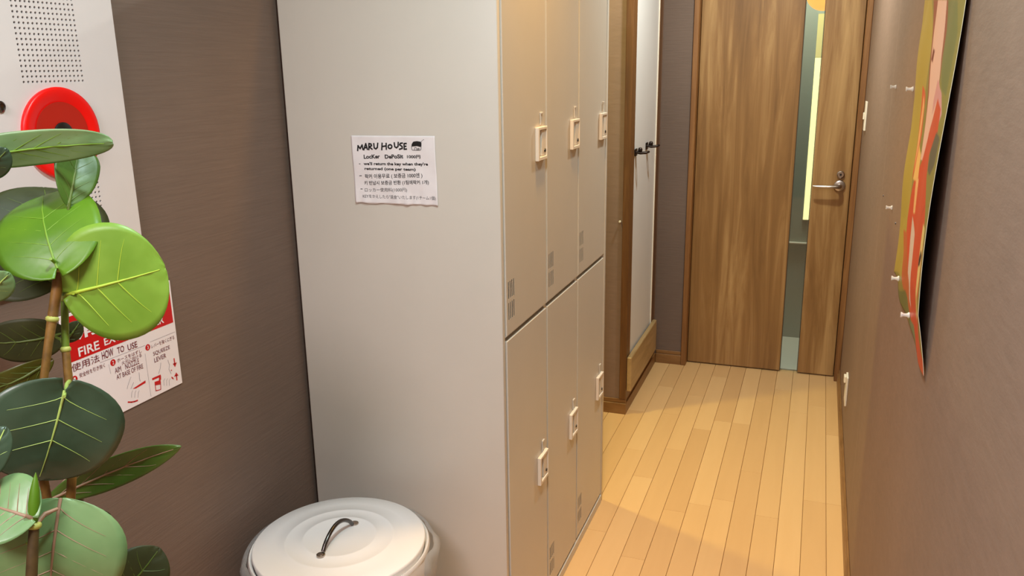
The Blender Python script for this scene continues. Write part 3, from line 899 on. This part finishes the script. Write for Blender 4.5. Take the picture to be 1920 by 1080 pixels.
LM = {'lime': leafmat('leaf_lime', (108, 148, 42), (128, 166, 58)), 'grass': leafmat('leaf_grass_green', (70, 112, 14), (90, 130, 22)),
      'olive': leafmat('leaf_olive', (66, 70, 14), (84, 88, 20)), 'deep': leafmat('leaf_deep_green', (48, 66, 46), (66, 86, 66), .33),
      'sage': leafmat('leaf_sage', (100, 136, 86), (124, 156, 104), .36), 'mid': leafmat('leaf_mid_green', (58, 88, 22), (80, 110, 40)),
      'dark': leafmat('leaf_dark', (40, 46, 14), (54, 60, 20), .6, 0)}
VM = {'pale': mat('vein_pale', (160, 184, 92), .45), 'lime': mat('vein_lime', (170, 196, 60), .45), 'dark': mat('vein_dark', (84, 104, 36), .5), 'grass': mat('vein_grass', (112, 150, 40), .5), 'pink': mat('vein_pink', (150, 120, 96), .5)}
stemm = {'brown': mat('stem_brown', (118, 86, 36), .5, noise=.35, nscale=60), 'green': mat('stem_green', (104, 128, 36), .45, noise=.2, nscale=40), 'dark': mat('stem_dark', (74, 58, 30), .5, noise=.3, nscale=60),
         'node': mat('stem_node', (168, 172, 84), .5)}
base = Vector((-.86, .66, 0))
plant = empty('potted_plant', base, 'tall potted plant with big rounded green leaves at the left wall', 'plant')
bm = bmesh.new(); lathe(bm, [(0, 0), (.10, 0), (.105, .01), (.135, .26), (.145, .27), (.145, .295), (.128, .295), (.124, .255), (0, .25)], base, 'z', 40)
auto(fin(bm, 'pot', mat('pot_glaze', (210, 200, 186), .35), plant))
bm = bmesh.new(); lathe(bm, [(.1235, .256), (.11, .262), (.05, .268), (0, .270)], base, 'z', 30, lambda a_, h: .0); fin(bm, 'soil', mat('soil', (60, 44, 32), .95, noise=.4, nscale=90), plant)


def stem(pts, rads, m, nodes=()):
    P = [PD(*p) for p in pts]
    bm = bmesh.new(); tube(bm, P, rads, 10); s_ = auto(fin(bm, 'stem', stemm[m], plant), 60)
    for i, r in nodes:
        p = P[i]; t = (P[min(i + 1, len(P) - 1)] - P[max(0, i - 1)]).normalized() * .0035
        bm = bmesh.new(); tube(bm, [p - t, p - t * .4, p + t * .4, p + t], [r * .95, r * 1.25, r * 1.25, r * .95], 12); auto(fin(bm, 'stem_node', stemm['node'], s_), 60)


def soilp(dx, dy): return base + Vector((dx, dy, .262))


def to_px(p):
    c = CR.T @ (np.array(p) - np.array([0, 0, CH])); return (960 + F * c[0] / c[2], 540 + F * c[1] / c[2], c[2])


S1 = to_px(soilp(-.02, .03)); S2 = to_px(soilp(.02, .02)); S3 = to_px(soilp(-.01, .06)); S4 = to_px(soilp(.01, -.03))
stem([(116, 470, 1.02), (110, 505, 1.02), (106, 545, 1.02), (98, 598, 1.02), (90, 650, 1.02), (82, 712, 1.02), (76, 800, 1.03), (82, 900, 1.04), S1], [.0040, .0056, .0064, .0060, .0052, .0048, .005, .0055, .007], 'brown', ((1, .0058), (3, .0062)))
stem([(120, 400, 1.06), (121, 470, 1.05), (121, 560, 1.045), (123, 655, 1.045)], [.003, .0038, .0044, .0048], 'green', ((2, .0050),))
stem([(123, 655, 1.045), (128, 705, 1.045), (133, 750, 1.05), (138, 840, 1.06), (130, 980, 1.06), S2], [.0048, .0052, .0052, .0055, .006, .007], 'brown', ((0, .0052),))
stem([(158, 780, 1.14), (153, 860, 1.14), (148, 950, 1.14), (146, 1060, 1.14), S3], [.005, .0056, .006, .0065, .007], 'dark')
stem([(64, 985, .90), (61, 1040, .90), (58, 1100, .90), S4], [.0052, .0058, .0062, .0075], 'dark', ((0, .0060),))


def leaf(bpx, tpx, width, m, vein='pale', roll=0, curl=.15, fold=.12, lobe=.10, veins=4, petiole=None, wav=.02, power=.62, pt=.45, vw=1.0, label=None):
    """one leaf: base and tip in the room, width in metres, roll turns it about its midrib"""
    B, T = PD(*bpx), PD(*tpx); yv = (T - B); L = yv.length; yv.normalize()
    n0 = -Vector(CR @ np.array([(bpx[0] + tpx[0]) / 2 - 960, (bpx[1] + tpx[1]) / 2 - 540, F])).normalized()
    n0 = (n0 - yv * n0.dot(yv)).normalized(); n0.rotate(Matrix.Rotation(math.radians(roll), 3, yv))
    xv = yv.cross(n0)

    def S(u, v_):
        e = (max(0, 1 - abs((v_ - pt) / (pt if v_ < pt else 1 - pt)) ** 2.2)) ** power
        x = u * width / 2 * e
        y = v_ * L - lobe * L * (abs(u) ** 1.4) * (1 - v_) ** 3
        z = -curl * L * (v_ - .5) ** 2 * 2 + fold * abs(x) - curl * .8 * x * x / width + wav * L * .35 * math.sin(v_ * 7 + u * 3 + L * 40) * abs(u)
        # quilted between the side veins
        z += .0016 * abs(math.sin((v_ - abs(u) * .28) * PI * 5)) * (1 - abs(u))
        return B + xv * x + yv * y + n0 * z
    NU_, NV_ = 14, 22
    bm = bmesh.new(); G_ = []
    for j in range(NV_ + 1):
        v_ = .5 - .5 * math.cos(PI * j / NV_)
        v_ = min(1, max(0, v_)) * .998 + .001
        G_.append([bm.verts.new(S(-1 + 2 * i / NU_, v_)) for i in range(NU_ + 1)])
    for j in range(NV_):
        for i in range(NU_): bm.faces.new((G_[j][i], G_[j][i + 1], G_[j + 1][i + 1], G_[j + 1][i]))
    me_ = bpy.data.meshes.new('leaf'); bm.to_mesh(me_); bm.free()
    lf = link('leaf', me_, LM[m], plant, True)
    if label: lf['label'] = label
    md_ = lf.modifiers.new('thickness', 'SOLIDIFY'); md_.thickness = .0009; md_.offset = 0
    bm = bmesh.new()
    tube(bm, [S(0, v_ * .94) + n0 * .0007 for v_ in np.linspace(.0, 1, 12)], [(.0021 - .0016 * q / 11) * vw for q in range(12)], 6)
    for q in range(veins):
        v0 = .06 + .66 * q / veins
        for sg_ in (-1, 1):
            tube(bm, [S(sg_ * t, min(.97, v0 + t * .30)) + n0 * .0005 for t in np.linspace(0, .72, 6)], [(.0007 - .0005 * q2 / 5) * vw for q2 in range(6)], 4)
    if petiole:
        Q = PD(*petiole); mid = (Q + B) / 2 + Vector((0, 0, .004))
        tube(bm, [Q, mid, B + yv * .004], [.0028, .0024, .0020], 7)
    auto(fin(bm, 'vein', VM[vein], lf), 60)
    return lf


px2m = lambda px_, d: px_ * d / F
# back leaves first
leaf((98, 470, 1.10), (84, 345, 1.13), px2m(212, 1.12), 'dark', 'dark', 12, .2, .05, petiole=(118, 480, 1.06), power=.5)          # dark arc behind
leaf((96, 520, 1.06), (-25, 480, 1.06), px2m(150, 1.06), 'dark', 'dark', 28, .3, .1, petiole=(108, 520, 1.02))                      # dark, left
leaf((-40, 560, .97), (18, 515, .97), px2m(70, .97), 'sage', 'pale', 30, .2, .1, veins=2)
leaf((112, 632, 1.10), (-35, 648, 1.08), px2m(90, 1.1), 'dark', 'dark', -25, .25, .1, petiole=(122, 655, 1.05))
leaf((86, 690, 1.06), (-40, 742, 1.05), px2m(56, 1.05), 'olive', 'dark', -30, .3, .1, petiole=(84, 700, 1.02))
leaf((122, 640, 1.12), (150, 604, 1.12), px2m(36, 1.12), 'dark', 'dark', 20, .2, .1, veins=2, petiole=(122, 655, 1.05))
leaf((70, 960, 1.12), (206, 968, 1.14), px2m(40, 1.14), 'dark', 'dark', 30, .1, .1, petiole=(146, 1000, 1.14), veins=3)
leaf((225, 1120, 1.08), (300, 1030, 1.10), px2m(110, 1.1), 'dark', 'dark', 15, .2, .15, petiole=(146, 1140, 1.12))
# top leaves
leaf((-70, 292, .98), (213, 262, 1.02), px2m(72, 1.0), 'sage', 'grass', 24, -.10, -.12, petiole=None, lobe=.02, power=.42, veins=5, pt=.38, vw=.8)
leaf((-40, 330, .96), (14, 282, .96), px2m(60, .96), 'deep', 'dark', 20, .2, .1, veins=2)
leaf((130, 386, 1.03), (148, 267, 1.06), px2m(84, 1.04), 'mid', 'dark', 22, .10, .30, petiole=(119, 470, 1.04), lobe=.0, power=.66, pt=.66)
leaf((96, 490, .99), (72, 352, 1.05), px2m(196, 1.01), 'grass', 'grass', -20, .26, .04, lobe=.12, petiole=(112, 505, 1.02), power=.5, pt=.42, vw=.8)
leaf((131, 552, 1.02), (309, 504, 1.04), px2m(228, 1.03), 'lime', 'lime', 8, .12, .03, lobe=.10, petiole=(122, 560, 1.045), power=.52, pt=.46, vw=1.15, veins=3)
# lower leaves
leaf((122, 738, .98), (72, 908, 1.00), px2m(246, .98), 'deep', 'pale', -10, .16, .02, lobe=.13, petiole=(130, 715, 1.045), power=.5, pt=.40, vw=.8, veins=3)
leaf((95, 930, 1.12), (342, 830, 1.13), px2m(64, 1.12), 'mid', 'pink', 25, -.10, .2, petiole=(152, 880, 1.14), lobe=.02, power=.75)
leaf((108, 948, .92), (88, 1160, .95), px2m(252, .94), 'sage', 'pink', 8, .25, .04, lobe=.0, petiole=(63, 990, .90), power=.5)
leaf((54, 968, .89), (-45, 940, .90), px2m(140, .9), 'sage', 'pink', 10, .2, .15, lobe=.1, petiole=(63, 985, .90), power=.55)
leaf((52, 1012, .93), (-50, 1110, .95), px2m(130, .94), 'mid', 'pale', -10, .2, .1, petiole=(62, 1040, .90))
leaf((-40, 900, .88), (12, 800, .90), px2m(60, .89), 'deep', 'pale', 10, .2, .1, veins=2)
# bud
bm = bmesh.new(); b0, b1 = PD(62, 982, .90), PD(67, 886, .90); tube(bm, [b0 + (b1 - b0) * t for t in (0, .15, .4, .65, .85, 1)], [.0042, .0058, .0062, .0050, .0028, .0004], 10)
auto(fin(bm, 'bud', LM['grass'], plant), 60)
